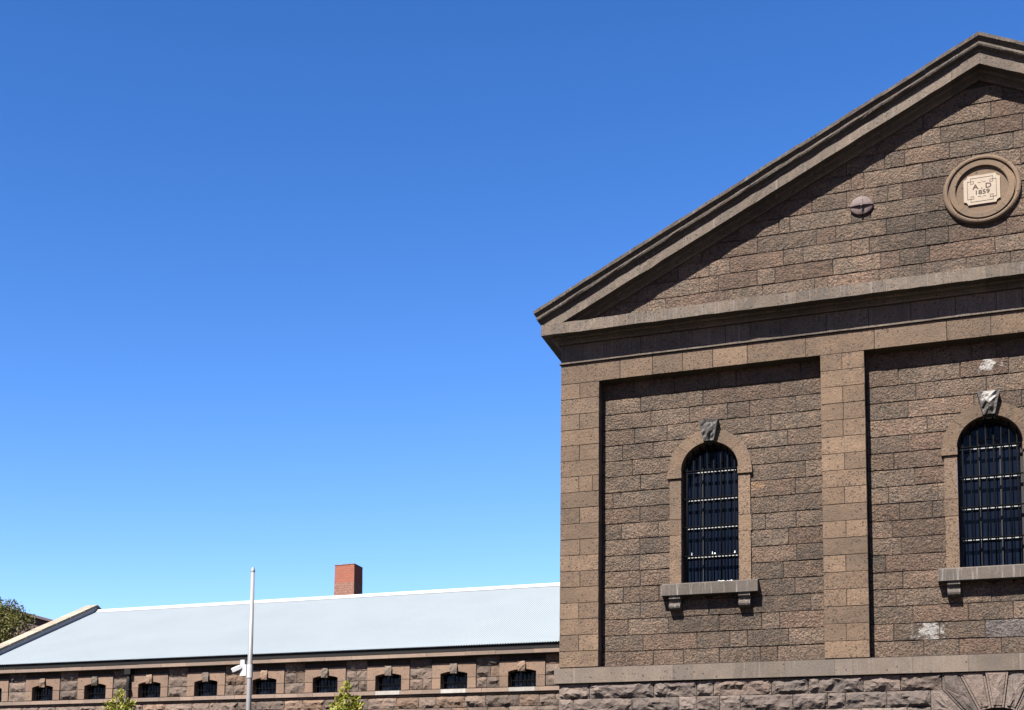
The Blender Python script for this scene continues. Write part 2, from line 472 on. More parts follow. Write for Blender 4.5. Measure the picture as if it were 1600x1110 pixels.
# ================================================================== GABLED BUILDING
XL, XC = -8.0, 0.68
XR = 2 * XC - XL                   # right corner
YB = 56.0                          # back of the building
ZS0, ZS = 5.637, 5.995             # string course
ZA, ZA2 = 12.375, 12.828           # architrave
ZC0, ZC1 = 13.41, 13.66            # corona of the level cornice
PANEL_Y = 30.31
CH = (ZA - ZS) / 18                # course height
PIL = [(-8.0, -7.132), (-2.485, -1.619), (2 * XC + 1.619, 2 * XC + 2.485), (2 * XC + 7.132, XR)]
WIN = [-4.798, XC, 2 * XC + 4.798]
TOP, SLOPE = 18.51, .498           # crown line of the gable

hall = empty('gabled_stone_building', (XC, 43, 0))
tag(hall, 'tall brown stone building with a triangular gable, round medallion and two arched barred windows', 'building')

# --- backing walls (dark mortar behind the stones)
def backing():
    b = MB()
    def wall_with_hole(x0, x1, z0, z1, y, cx, hw, hz0, zs, r):
        N = 14
        arcL = [(cx - r * math.sin(t), zs + r * math.cos(t)) for t in [math.pi / 2 * k / N for k in range(N, -1, -1)]]
        left = [(x0, z0), (cx, z0), (cx, hz0), (cx - hw, hz0)] + arcL + [(cx, z1), (x0, z1)]
        right = [(2 * cx - p[0], p[1]) for p in left if True][::-1]
        right = [(x1 if abs(p[0] - (2 * cx - x0)) < 1e-6 else p[0], p[1]) for p in right]
        for poly in (left, right):
            k = len(b.v); b.v += [(p[0], y, p[1]) for p in poly]; b.f.append(tuple(range(k, k + len(poly))))
    for i in range(3):
        x0 = PIL[i][1] - .2; x1 = PIL[i + 1][0] + .2
        wall_with_hole(x0, x1, ZS - .2, ZA + .2, 30.335, WIN[i], .66, 7.6, 10.25, .66)
    for p0, p1 in PIL:
        b.box(p0 + .015, p1 - .015, 30.02, 30.36, ZS - .2, ZA + .2)
    b.box(XL + .015, XR - .015, 30.02, 30.36, ZA + .008, ZC0)
    # gable triangle
    zt = TOP - .25
    k = len(b.v); b.v += [(XL + .02, 30.025, ZC0 - .1), (XR - .02, 30.025, ZC0 - .1), (XR - .02, 30.025, zt - SLOPE * (XR - XC)), (XC, 30.025, zt), (XL + .02, 30.025, zt - SLOPE * (XC - XL))]
    b.f.append(tuple(range(k, k + 5)))
    # plinth
    for x0, x1 in ((XL + .02, XC - .80), (XC + .80, XR - .02)):
        b.box(x0, x1, 30.03, 30.4, 0, ZS)
    k = len(b.v); N = 16
    arc = [(XC - .8 * math.cos(math.pi * i / N), 4.13 + .8 * math.sin(math.pi * i / N)) for i in range(N + 1)]
    poly = [(p[0], 30.03, p[1]) for p in arc][::-1]
    b.v += [(XC - .8, 30.03, ZS), (XC - .8, 30.03, 4.13)] + [(p[0], 30.03, p[1]) for p in arc[1:-1]] + [(XC + .8, 30.03, 4.13), (XC + .8, 30.03, ZS)]
    b.f.append(tuple(range(k, len(b.v)))[::-1])
    # side and back walls
    b.box(XL + .02, XL + .5, 30.36, YB, 0, ZC1); b.box(XR - .5, XR - .02, 30.36, YB, 0, ZC1); b.box(XL + .5, XR - .5, YB - .4, YB, 0, ZC1)
    return b
backing().build('wall_backing', 'mortar', hall)

# --- panel stones
J1 = [[-6.41, -5.55, -4.59, -4.23, -2.9], [-6.28, -4.93, -3.33], [-6.05, -5.22, -4.41, -3.95, -3.01], [-6.41, -5.7, -3.52], [-6.68, -6.0, -3.19], [-6.46, -3.38], [-6.28, -2.83], [-6.89, -3.04], [-6.29, -3.39], [-6.7, -5.9, -3.65, -3.03], [-6.3, -3.19], [-6.3, -3.03], [-6.29, -3.3], [-6.66, -5.88, -3.07], [-6.29, -4.83, -2.76], [-6.55, -5.68, -4.62, -3.75, -3.38], [-6.23, -5.08, -4.4, -4.04, -3.21], [-6.0, -5.37, -4.62, -3.78, -3.44]]
J2 = [[-0.33, 0.4, 0.86], [-0.98, 0.18, 1.07], [-0.66, -0.3, 0.66], [-0.81], [-0.46], [-0.81], [-1.1], [-0.72], [-1.22], [-1.01, -0.4], [-1.16], [-1.0], [-1.3], [-0.98], [-1.12, 0.64], [-0.81, 0.21, 1.02], [-1.17, -0.32, 0.51], [-0.62, 0.03, 0.79]]

def hole_half(z):
    if z < 7.75: return 0.0
    if z <= 10.25: return .72
    d = .745 ** 2 - (z - 10.25) ** 2
    return math.sqrt(d) if d > 0 else 0.0

def panel(i, joints):
    x0, x1, cx = PIL[i][1], PIL[i + 1][0], WIN[i]
    for r in range(18):
        z1 = ZA - CH * r; z0 = z1 - CH
        if r == 0: z1 += .03
        if i == 0: xs = [x0] + joints[r] + [x1]
        elif i == 1:
            xs = joints_fill(x0, x1, [], 0, 0) if False else [x0] + joints[r]
            tail = joints_fill(xs[-1] + .3, x1, [], .6, 1.2)[1:]
            xs += tail
        else: xs = joints_fill(x0, x1, [x0 + R.uniform(.3, .9)], .6, 1.2)
        for a, b in zip(xs, xs[1:]):
            mat = 'rubble'
            if i == 0 and r == 7 and a < -4 < b: mat = 'rubble_orange'
            if i == 1 and r == 1 and a > .1 and a < .3: mat = 'rubble_white_key'
            if i == 1 and r == 16 and -1.3 < a < 0: mat = 'rubble_white_low'
            if i == 1 and r == 16 and a >= -.4: mat = 'rubble_grey' if a > 0 else 'rubble_white_low'
            h0, h1 = hole_half(z0), hole_half(z1)
            pieces = []
            if h0 == 0 and h1 == 0: pieces.append(rect(a, b, z0, z1))
            else:
                if a < cx - h0 - .02: pieces.append([(a, z0), (min(b, cx - h0), z0), (min(b, cx - h1), z1), (a, z1)])
                if b > cx + h0 + .02: pieces.append([(max(a, cx + h0), z0), (b, z0), (b, z1), (max(a, cx + h1), z1)])
            for p in pieces:
                stone('wall_stone', p, PANEL_Y, .05, mat, hall, gap=R.uniform(.002, .0065), ch=.010, jit=.006, tilt=.008, bulge=.012, seg=.16)
panel(0, J1); panel(1, J2); panel(2, None)

# --- gable wall stones
TJ = [[-7.0, -5.67, -4.40, -3.62, -2.57, -2.31, -1.3, -.485, .349, 1.149], [-6.3, -4.95, -4.54, -3.73, -3.36, -2.2, -1.27, -.90, -.33, .88], [-5.4, -4.74, -4.30, -3.19, -2.79, -1.83, -1.48, -.40, .03, 1.1],
      [-4.9, -3.72, -2.52, -2.13, -1.14, -.59, .5], [-4.1, -3.27, -3.05, -1.82, -1.44, -.38, .6], [-3.5, -2.6, -1.9, -1.1, -.81, .1, .9], [-2.7, -1.81, -1.56, -.42, .5], [-1.9, -1.155, -.765, .09, 1.27],
      [-1.3, -.43, -.07, .75, 1.45], [-.4, .88], [0.3, 1.1]]
for r, js in enumerate(TJ):
    z0 = 14.07 + .357 * (r - 1); z1 = z0 + .357
    zt = 17.80
    xl = XC - (zt - z0) / SLOPE; xr = XC + (zt - z0) / SLOPE
    xs = joints_fill(max(xl, XL + .03), min(xr, XR - .03), js, .6, 1.2)
    for a, b in zip(xs, xs[1:]):
        p = rect(a, b, z0, z1)
        p = clip(p, (XC, zt), (XC - 10, zt - 10 * SLOPE)); p = clip(p, (XC + 10, zt - 10 * SLOPE), (XC, zt)) if p else p
        if len(p) >= 3:
            stone('gable_stone', p, 30.0, .05, 'rubble', hall, gap=R.uniform(.002, .0065), ch=.010, jit=.006, tilt=.008, bulge=.012, seg=.16)

# --- pilasters
FULL = ['2', '1', '2', '1', '2', '1', '2', '1', '2', '1', '2', '1', '2', '1', '2', '1', '2', '1']
FULL2 = ['2', '1', '2', '2', '2', '1', '2', '1', '2', '1', '2', '1', '2', '1', '2', '1', '2', '1']
for i, (p0, p1) in enumerate(PIL):
    pat = FULL2 if i == 1 else FULL
    for r in range(18):
        z1 = ZA - CH * r; z0 = z1 - CH
        xs = [p0, p1] if pat[r] == '1' else [p0, p0 + (p1 - p0) * R.uniform(.47, .53), p1]
        if i == 0 and r == 6: xs = [p0, p0 + .42, p0 + .72, p1]
        for a, b in zip(xs, xs[1:]):
            stone('pilaster_stone', rect(a, b, z0, z1), 30.0, .33, 'dressed', hall, gap=.0045, ch=.005, jit=.003, tilt=.002, bulge=.001, seg=.3)

# --- architrave, fillet, frieze
AJ = [-6.67, -5.96, -5.31, -4.67, -3.95, -2.77, -1.42, -.05, .76]
xs = joints_fill(XL, XR, AJ, .9, 1.4)
for a, b in zip(xs, xs[1:]):
    stone('architrave_stone', rect(a, b, ZA, ZA2), 30.0, .33, 'dressed', hall, gap=.0045, ch=.005, jit=.003, tilt=.002, bulge=.001, seg=.35)
FJ = [-7.5, -7.03, -6.22, -5.1, -4.4, -3.88, -3.26, -2.35, -1.53, -.71, .12, .87, 1.34]
xs = joints_fill(XL, XR, FJ, .6, 1.1)
for a, b in zip(xs, xs[1:]):
    stone('frieze_stone', rect(a, b, ZA2 + .04, 13.29), 30.004, .05, 'moulded', hall, gap=.004, ch=.004, jit=.002, tilt=.002, bulge=.001, seg=.4)
xs = joints_fill(XL - .03, XR + .03, [-6.9, -5.2, -3.4, -1.9, -.3, 1.2], 1.2, 1.7)
for a, b in zip(xs, xs[1:]):
    m = MB(); g = .003
    prof = [(29.955, ZA2 + .004), (29.955, ZA2 + .034), (30.06, ZA2 + .046), (30.06, ZA2 + .004)]
    dz = R.uniform(-.004, .004)
    vs = [(a + g, y, z + dz) for y, z in prof] + [(b - g, y, z + dz) for y, z in prof]
    emit('fillet_stone', vs, [(0, 1, 2, 3), (7, 6, 5, 4), (0, 4, 5, 1), (1, 5, 6, 2), (2, 6, 7, 3), (3, 7, 4, 0)], 'moulded', hall, a > FAR_X)

# --- swept mouldings
def sweep(name, prof, xa, xb, zl, mat, parent, far=False, back=0.0):
    """prof: closed list of (projection from Y=30, dz); xa/xb(proj) give the end x, zl(x) the reference height"""
    n = len(prof)
    vs = []
    k = max(1, int(abs(xb(.3) - xa(.3)) / .20))          # worn arrises: small uneven steps along the stone
    for q in range(k + 1):
        t = q / k
        for d, dz in prof:
            x = xa(d) + (xb(d) - xa(d)) * t
            w = .007 if (d > .36 and 0 < q < k) else 0.0
            chip = R.uniform(.012, .028) if (w and R.random() < .05) else 0.0
            vs.append((x, 30 - d + back + R.uniform(-w, w) + chip, zl(x) + dz + R.uniform(-w, w)))
    fs = [tuple(range(n))[::-1], tuple(range(k * n, (k + 1) * n))]
    for q in range(k):
        for i in range(n):
            j = (i + 1) % n
            fs.append((q * n + i, q * n + j, (q + 1) * n + j, (q + 1) * n + i))
    return emit(name, vs, fs, mat, parent, far)

# profiles run clockwise seen from the right end, so faces point outwards
CORN = [(.42, 0), (.415, .25), (.0, .30), (.0, -.135), (.06, -.135), (.075, -.10), (.13, -.065), (.20, -.05), (.21, 0.0)]
CROWN = [(.575, -.072), (.58, 0.0), (-.30, .0), (-.30, -.345), (.39, -.345), (.42, -.285), (.470, -.262), (.502, -.238), (.517, -.205), (.512, -.172), (.495, -.155), (.51, -.12), (.545, -.088)]
RCOR = [(.40, -.579), (.40, -.347), (-.30, -.347), (-.30, -.745), (.05, -.745), (.075, -.70), (.13, -.665), (.20, -.645), (.205, -.579)]
mL = lambda d: XL - .83 * max(d, 0)
mR = lambda d: XR + .83 * max(d, 0)
cst = lambda x: (lambda d: x)
def pieces(js, lo, hi, first, last):
    xs = [None] + js + [None]
    out = []
    for a, b in zip(xs, xs[1:]):
        out.append((first if a is None else cst(a + .0015), last if b is None else cst(b - .0015), a))
    return out
cj = [-7.73, -6.59, -5.45, -4.07, -2.9, -1.9, -1.17, -.09, .69, 1.7, 2.9, 4.1, 5.2, 6.3, 7.4, 8.6]
for fa, fb, a in pieces(cj, 0, 0, mL, mR):
    o = R.uniform(-.003, .003)
    sweep('cornice_stone', [(d + (o if d > .3 else 0), z) for d, z in CORN], fa, fb, lambda x: ZC0, 'moulded', hall, far=(a or -9) > FAR_X)
zl = lambda x: TOP - SLOPE * abs(x - XC)
rj = [-6.7, -6.17, -5.18, -4.13, -3.23, -2.09, -1.16, -.47]
lj = [-7.55] + rj + [.16]
for fa, fb, a in pieces(lj, 0, 0, mL, cst(XC)):
    o = R.uniform(-.004, .004)
    sweep('raking_cornice_stone', [(d + (o if d > .3 else 0), z) for d, z in RCOR], fa, fb, zl, 'moulded', hall)
for fa, fb, a in pieces(sorted([2 * XC - x for x in lj]), 0, 0, cst(XC), mR):
    o = R.uniform(-.004, .004)
    sweep('raking_cornice_stone', [(d + (o if d > .3 else 0), z) for d, z in RCOR], fa, fb, zl, 'moulded', hall, far=(a or 0) > FAR_X)
kj = [-7.75, -6.85, -6.02, -5.2, -4.42, -3.6, -2.78, -1.98, -1.15, -.33, .3]
for fa, fb, a in pieces(kj, 0, 0, mL, cst(XC)):
    o = R.uniform(-.006, .006); q = R.uniform(-.008, .008)
    sweep('crown_stone', [(d + (o if d > .3 else 0), z + q) for d, z in CROWN], fa, fb, zl, 'crown', hall)
for fa, fb, a in pieces(sorted([2 * XC - x for x in kj]), 0, 0, cst(XC), mR):
    o = R.uniform(-.006, .006); q = R.uniform(-.008, .008)
    sweep('crown_stone', [(d + (o if d > .3 else 0), z + q) for d, z in CROWN], fa, fb, zl, 'crown', hall, far=(a or 0) > FAR_X)

# returns of the cornices along the two side walls
def side_return(sgn, xs):
    edge = XL if sgn < 0 else XR
    for prof, ref in ((CORN, None), (CROWN, 1), (RCOR, 1)):
        m = MB(); n = len(prof)
        pv = []
        for d, dz in prof:
            x = edge + sgn * .83 * max(d, 0)
            z = (ZC0 if ref is None else zl(x)) + dz
            pv.append((x, 30 - d, z))
        vs = pv + [(x, YB, z) for x, y, z in pv]
        fs = [(i, (i + 1) % n, n + (i + 1) % n, n + i) if sgn < 0 else (i, n + i, n + (i + 1) % n, (i + 1) % n) for i in range(n)]
        m.put(vs, [f[::-1] for f in fs]); m.build('side_cornice', 'moulded', hall)
side_return(-1, None); side_return(1, None)

# roof slopes behind the gable
m = MB()
for s in (-1, 1):
    xe = XL - .40 if s < 0 else XR + .40
    ze = zl(xe)
    vs = [(XC, 30.28, TOP - .04), (XC, YB + .4, TOP - .04), (xe, YB + .4, ze - .04), (xe, 30.28, ze - .04)]
    m.put(vs, [(0, 1, 2, 3) if s > 0 else (3, 2, 1, 0)])
    m.put([(x, y, z - .12) for x, y, z in vs], [(3, 2, 1, 0) if s > 0 else (0, 1, 2, 3)])
m.build('roof', 'slate', hall)

# --- string course
SJ = [-7.69, -6.6, -5.52, -5.1, -4.28, -3.25, -2.29, -1.94, -.82, .18, 1.07, 2.1, 3.1, 4.0, 5.1, 6.2, 7.2, 8.3]
SP = [(.10, 0), (.10, ZS - ZS0 - .03), (-.30, ZS - ZS0 + .004), (-.30, 0)]
for fa, fb, a in pieces(SJ, 0, 0, lambda d: XL - .085, lambda d: XR + .085):
    o = R.uniform(-.004, .004)
    sweep('string_course_stone', [(d + (o if d > 0 else 0), z) for d, z in SP], fa, fb, lambda x: ZS0, 'string', hall, far=(a or -9) > FAR_X)

# --- plinth: rock-faced courses with an arched opening
PL = [[-7.33, -5.94, -5.04, -4.7, -3.53, -2.81, -1.76, -1.06], [-7.68, -6.4, -5.41, -5.04, -4.57, -4.16, -3.11, -2.44, -2.1, -1.32]]
PH = .326
for r in range(17):
    z1 = ZS0 - .012 - PH * r; z0 = z1 - PH
    e = [-.30, -.51, -.51, -.51][r] if r < 4 else -.36
    if z0 < 0: break
    xsl = [XL] + PL[r] + [e] if r < 2 else joints_fill(XL, e, [], .5, 1.2)
    xsr = joints_fill(2 * XC - e, XR, [], .5, 1.2)
    for xs in (xsl, xsr):
        for a, b in zip(xs, xs[1:]):
            rock('plinth_stone', a, b, z0, z1, 30.0, 'rock', hall, bulge=.11, cell=.085 if (a > FAR_X or r > 2) else .052, far=(a > FAR_X or r > 2))
AC = (XC, 4.13)
def ray(t, r): return (AC[0] - r * math.sin(rad(t)), AC[1] + r * math.cos(rad(t)))
def ray_z(t, z): return (AC[0] - (z - AC[1]) * math.tan(rad(t)), z)
def ray_x(t, x): return (x, AC[1] + (AC[0] - x) / math.tan(rad(t)))
ri = .795; zt = ZS0 - .012
V = [[ray(8, ri), ray(-8, ri), ray_z(-8, zt), ray_z(8, zt)],
     [ray(24.5, ri), ray(16, ri), ray(8, ri), ray_z(8, zt), ray_z(24.5, zt)],
     [ray(39.8, ri), ray(32, ri), ray(24.5, ri), ray_z(24.5, zt), (-.30, zt), ray_x(39.8, -.30)],
     [ray(58, ri), ray(49, ri), ray(39.8, ri), ray_x(39.8, -.30), (-.51, ray_x(39.8, -.30)[1] - .01), ray_x(58, -.51)],
     [ray(78, ri), ray(68, ri), ray(58, ri), ray_x(58, -.51), ray_x(78, -.51)]]
def mir(p): return [(2 * XC - x, z) for x, z in p][::-1]
def ccw(p): return p if sum(p[i - 1][0] * p[i][1] - p[i][0] * p[i - 1][1] for i in range(len(p))) > 0 else p[::-1]
rock_poly('arch_keystone', ccw(V[0]), 29.93, 'rock', hall, margin=.03)
for p in V[1:]:
    rock_poly('voussoir', ccw(p), 29.975, 'rock', hall)
    rock_poly('voussoir', ccw(mir(p)), 29.975, 'rock', hall)
m = MB(); N = 20
arc = [(XC + .81 * math.cos(math.pi * i / N), 4.13 + .81 * math.sin(math.pi * i / N)) for i in range(N + 1)]
for (a, b) in zip(arc, arc[1:]):
    m.put([(a[0], 30.02, a[1]), (b[0], 30.02, b[1]), (b[0], 30.6, b[1]), (a[0], 30.6, a[1])], [(3, 2, 1, 0)])
m.box(XC - .9, XC - .80, 30.02, 30.6, 0, 4.13); m.box(XC + .80, XC + .9, 30.02, 30.6, 0, 4.13)
m.build('doorway_reveal', 'rock', hall)
m = MB(); m.box(XC - .9, XC + .9, 30.55, 30.62, 0, 5.1); dr = m.build('door', 'sash', hall)
m = MB(); m.tube([(XC + .55, 30.5, 1.2), (XC + .55, 30.5, 1.35)], [.02, .02]); m.build('handle', 'iron', dr)

# --- arched windows
def window(cx, idx):
    far = cx > 3
    zs = 10.25; r_in = .598; r_out = .872; ys = 30.262; d = .40
    fr = MB()
    zb = 7.74
    # sash: outer frame, arched head, glazing bars
    fr.box(cx - .60, cx - .54, 30.585, 30.64, zb, zs); fr.box(cx + .54, cx + .60, 30.585, 30.64, zb, zs)
    N = 18
    for k in range(N):
        t0, t1 = math.pi * k / N, math.pi * (k + 1) / N
        q = [(r, t) for r in (.54, .61) for t in (t0, t1)]
        p = [(cx + r * math.cos(t), zs + r * math.sin(t)) for r, t in q]
        fr.put([(x, 30.585, z) for x, z in p] + [(x, 30.64, z) for x, z in p], [(0, 2, 3, 1), (0, 1, 5, 4), (2, 6, 7, 3)])
        p = [(cx + r * math.cos(t), zs + r * math.sin(t)) for r in (.20, .225) for t in (t0, t1)]
        fr.put([(x, 30.598, z) for x, z in p] + [(x, 30.64, z) for x, z in p], [(0, 2, 3, 1), (0, 1, 5, 4), (2, 6, 7, 3)])
    for a in (45, 90, 135):
        c, s = math.cos(rad(a)), math.sin(rad(a))
        fr.tube([(cx + .21 * c, 30.61, zs + .21 * s), (cx + .56 * c, 30.61, zs + .56 * s)], [.012, .012], 4)
    for x in (-.19, .19):
        fr.box(cx + x - .012, cx + x + .012, 30.6, 30.64, zb, zs)
    w = fr.build('window', 'sash', hall)
    w['label'] = ['arched window in the panel beside the corner pilaster', 'arched window below the medallion', 'arched window right of the middle'][idx]
    gl = MB(); k = [(cx - .6, zb), (cx + .6, zb)] + [(cx + .6 * math.cos(math.pi * i / N), zs + .6 * math.sin(math.pi * i / N)) for i in range(N + 1)]
    gl.put([(x, 30.632, z) for x, z in k], [tuple(range(len(k)))]); gl.build('glass_pane', 'glass', w)
    rails = [10.26, 9.645, 9.02, 8.385]
    for z in rails:
        m = MB(); m.box(cx - .54, cx + .54, 30.592, 30.622, z - .0085, z + .0085); m.build('glazing_bar', 'white_sash', w)
        m = MB(); m.box(cx - .60, cx + .60, 30.405, 30.455, z - .009, z + .009); m.build('iron_rail', 'iron', w)
    nb = 8
    for i in range(nb):
        x = cx + (i - (nb - 1) / 2) * .143 + R.uniform(-.006, .006)
        zt = zs + math.sqrt(max(0, r_in ** 2 - (x - cx) ** 2)) - .005
        m = MB(); m.tube([(x, 30.43, zb), (x, 30.43, zt)], [.0155, .0155], 8); m.build('iron_bar', 'iron', w, smooth=True)
    # jambs, imposts, arch ring
    for s in (-1, 1):
        js = [7.70, 8.83, 9.18, 10.065]
        for a, b in zip(js, js[1:]):
            wid = .872 if (a == 8.83) else .852
            p = rect(cx - wid, cx - r_in, a, b) if s < 0 else rect(cx + r_in, cx + wid, a, b)
            stone('jamb_stone', p, ys, d, 'dressed', w, gap=.003, ch=.004, jit=.0025, tilt=.002, bulge=.001, seg=.3)
        p = rect(cx - .892, cx - r_in + .012, 10.068, 10.232) if s < 0 else rect(cx + r_in - .012, cx + .892, 10.068, 10.232)
        stone('impost_stone', p, ys - .04, d + .04, 'dressed', w, gap=.002, ch=.006, jit=.002, tilt=.002, bulge=.001)
        angs = [90, 50, 10.5]
        for a0, a1 in zip(angs, angs[1:]):
            n = 6; tt = [rad(a0 + (a1 - a0) * k / n) for k in range(n + 1)]
            z0 = 10.236
            inner = [(cx + s * r_in * math.sin(t), z0 + r_in * math.cos(t)) for t in tt]
            outer = [(cx + s * r_out * math.sin(t), z0 + r_out * math.cos(t)) for t in tt]
            stone('arch_stone', ccw(inner + outer[::-1]), ys, d, 'dressed', w, gap=.002, ch=.004, jit=0, tilt=0, bulge=0, seg=9, fan=False)
    # keystone: wedge with a broken, carved face and a drafted edge
    kz0, kz1, w0, w1 = 10.83, 11.285, .108, .205
    nx, nz = 6, 7
    vs = []
    for k in range(nz + 1):
        v = k / nz; hw = w0 + (w1 - w0) * v; z = kz0 + (kz1 - kz0) * v
        for i in range(nx + 1):
            u = i / nx - .5
            f = (.30 - abs(u)) if abs(u) < .36 else -.06
            y = 30.150 - .05 * v - (max(f, -.03) * .22) * math.sin(math.pi * min(1, .12 + v * .86)) + (R.uniform(-.04, .04) if 0 < k < nz and 0 < i < nx else 0)
            vs.append((cx + u * 2 * hw, y, z))
    Wd = nx + 1
    fs = [(k * Wd + i, k * Wd + i + 1, (k + 1) * Wd + i + 1, (k + 1) * Wd + i) for k in range(nz) for i in range(nx)]
    ring = list(range(Wd)) + [k * Wd + nx for k in range(1, nz + 1)] + [nz * Wd + i for i in range(nx - 1, -1, -1)] + [k * Wd for k in range(nz - 1, 0, -1)]
    b0 = len(vs); vs += [(vs[q][0], 30.4, vs[q][2]) for q in ring]; L = len(ring)
    fs += [(b0 + i, b0 + (i + 1) % L, ring[(i + 1) % L], ring[i]) for i in range(L)]
    add('keystone', vs, fs, 'head_white' if idx == 1 else 'head', w)
    # sill slab with a sloped top, on two scrolled brackets
    m = MB(); e = .005
    prof = [(30.06, 7.485), (30.055, 7.715), (30.255, 7.775), (30.66, 7.80), (30.66, 7.485)]
    n = len(prof)
    xa, xb = cx - 1.002, cx + 1.002
    vs = [(xa, y, z) for y, z in prof] + [(xb, y, z) for y, z in prof]
    m.put(vs, [tuple(range(n)), tuple(range(n, 2 * n))[::-1]] + [(i, n + i, n + (i + 1) % n, (i + 1) % n) for i in range(n)])
    m.build('sill', 'sill', w)
    for s in (-1, 1):
        c = cx + s * .722; h = .117
        prof = [(30.10, 7.48), (30.10, 7.405), (30.125, 7.395), (30.165, 7.375), (30.165, 7.325)]
        for k in range(7):
            t = rad(60 + 150 * k / 6); prof.append((30.17 - .045 + .055 * math.cos(t) * -1 + .0, 7.255 + .06 * math.sin(t) + .0))
        prof = [(30.10, 7.483), (30.10, 7.415), (30.135, 7.405), (30.165, 7.37), (30.165, 7.315), (30.125, 7.31), (30.105, 7.285), (30.10, 7.25), (30.115, 7.215), (30.15, 7.19), (30.20, 7.175), (30.34, 7.165), (30.34, 7.483)]
        n = len(prof)
        vs = [(c - h, y, z) for y, z in prof] + [(c + h, y, z) for y, z in prof]
        m = MB(); m.put(vs, [tuple(range(n)), tuple(range(n, 2 * n))[::-1]] + [(i, n + i, n + (i + 1) % n, (i + 1) % n) for i in range(n)])
        m.build('bracket', 'sill', w)
    if idx == 0:
        m = MB()
        def blob(x, y, z, a, b):
            k = 7
            base = [(x + a * math.cos(2 * math.pi * i / k) * R.uniform(.7, 1.2), y + .03 * math.sin(2 * math.pi * i / k), z) for i in range(k)]
            top = [(x + (p[0] - x) * R.uniform(.3, .7), y + (p[1] - y) * .5, z + b * R.uniform(.5, 1)) for p in base]
            m.put(base + top, [(i, (i + 1) % k, k + (i + 1) % k, k + i) for i in range(k)] + [tuple(range(k, 2 * k))])
        for dx, z, a, b in ((-.40, 8.395, .014, .07), (.035, 8.395, .016, .09), (.085, 8.395, .024, .04), (.50, 8.395, .018, .06)):
            blob(cx + dx, 30.41, z, a, b)
        for k in range(7):
            blob(cx + .20 + .24 * k / 6 + R.uniform(-.02, .02), 30.20 + R.uniform(-.03, .03), 7.755, .025, R.uniform(.01, .035))
        tag(m.build('white_droppings', 'lime', w), kind='stuff')
    return w
for i, c in enumerate(WIN): window(c, i)

# --- medallion
MX, MZ, MR = .665, 15.426, .721
med = MB()
disc = [(MX + .5 * math.cos(2 * math.pi * k / 48), 29.965, MZ + .5 * math.sin(2 * math.pi * k / 48)) for k in range(48)]
med.put(disc, [tuple(range(48))])
md = med.build('medallion', 'medallion', hall)
prof = [(.485, .03), (.487, .085), (.50, .098), (.60, .098), (.607, .055), (.628, .055), (.640, .104), (.665, .112), (.69, .104), (.712, .085), (.721, .06), (.721, -.02)]
for q in range(4):
    t0 = rad(45 + 90 * q + .25); t1 = rad(45 + 90 * (q + 1) - .25); n = 18
    vs = []; fs = []
    for k in range(n + 1):
        t = t0 + (t1 - t0) * k / n
        vs += [(MX + r * math.cos(t), 30 - p, MZ + r * math.sin(t)) for r, p in prof]
    P_ = len(prof)
    for k in range(n):
        for i in range(P_ - 1):
            a = k * P_ + i
            fs.append((a, a + 1, a + P_ + 1, a + P_))
    fs += [tuple(range(P_))[::-1], tuple(range(n * P_, (n + 1) * P_))]
    add('ring_stone', vs, fs, 'medallion', md)
# plaque with scooped corners
PW, PHh, nc = .335, .305, .075
def scoop(cx, cz, a0):
    return [(cx + nc * math.cos(rad(a0 - 90 * k / 5)), cz + nc * math.sin(rad(a0 - 90 * k / 5))) for k in range(6)]
pl = scoop(MX - PW, MZ - PHh, 90) + scoop(MX + PW, MZ - PHh, 180) + scoop(MX + PW, MZ + PHh, 270) + scoop(MX - PW, MZ + PHh, 360)
n = len(pl)
vs = [(x, 29.93, z) for x, z in pl] + [(x, 29.97, z) for x, z in pl]
pq = add('plaque', vs, [tuple(range(n))] + [(n + i, n + (i + 1) % n, (i + 1) % n, i) for i in range(n)], 'plaque', md)
m = MB(); lw = .0075
def ln(x0, z0, x1, z1):
    m.box(MX + min(x0, x1) - lw / 2, MX + max(x0, x1) + lw / 2, 29.9265, 29.9305, MZ + min(z0, z1) - lw / 2, MZ + max(z0, z1) + lw / 2)
A, B, s_ = .265, .235, .05
for sz in (-1, 1):
    ln(-A + .06, sz * (B + .012), A - .06, sz * (B + .012))
    ln(-.07, sz * .145, -.02, sz * .145); ln(.02, sz * .150, .07, sz * .150); ln(0, sz * .165, 0, sz * .175)
for sx in (-1, 1):
    ln(sx * A, -B + .05, sx * A, B - .05)
    for sz in (-1, 1):
        x0, z0 = sx * (A - .06), sz * (B - .05)
        ln(sx * A, z0, sx * (A - .115), z0); ln(x0, sz * (B + .012), x0, sz * (B - .10))
        ln(sx * (A - .115), z0, sx * (A - .115), sz * (B - .10)); ln(x0, sz * (B - .10), sx * (A - .115), sz * (B - .10))
m.build('border_shade_lines', 'carved_shade', pq)  # thin raised bars, coloured dark as the shadow of a carved border
def text(body, x, z, size, sx=1.0):
    cu = bpy.data.curves.new('t', 'FONT'); cu.body = body; cu.size = size; cu.extrude = .002; cu.align_x = 'CENTER'; cu.offset = size * .012
    ob = bpy.data.objects.new('t', cu); COL.objects.link(ob)
    dg = bpy.context.evaluated_depsgraph_get(); me = bpy.data.meshes.new_from_object(ob.evaluated_get(dg))
    vs = [(x + v.co.x * sx, 29.9275 - v.co.z, z + v.co.y) for v in me.vertices]; fs = [tuple(p.vertices) for p in me.polygons]
    bpy.data.objects.remove(ob, do_unlink=True)
    add('inscription', vs, fs, 'carved_shade', pq)  # raised letters, coloured dark as the shadow of cut lettering
text('A . D', MX + .005, MZ + .015, .145, 1.1)
text('1859', MX + .005, MZ - .10, .125, 1.15)

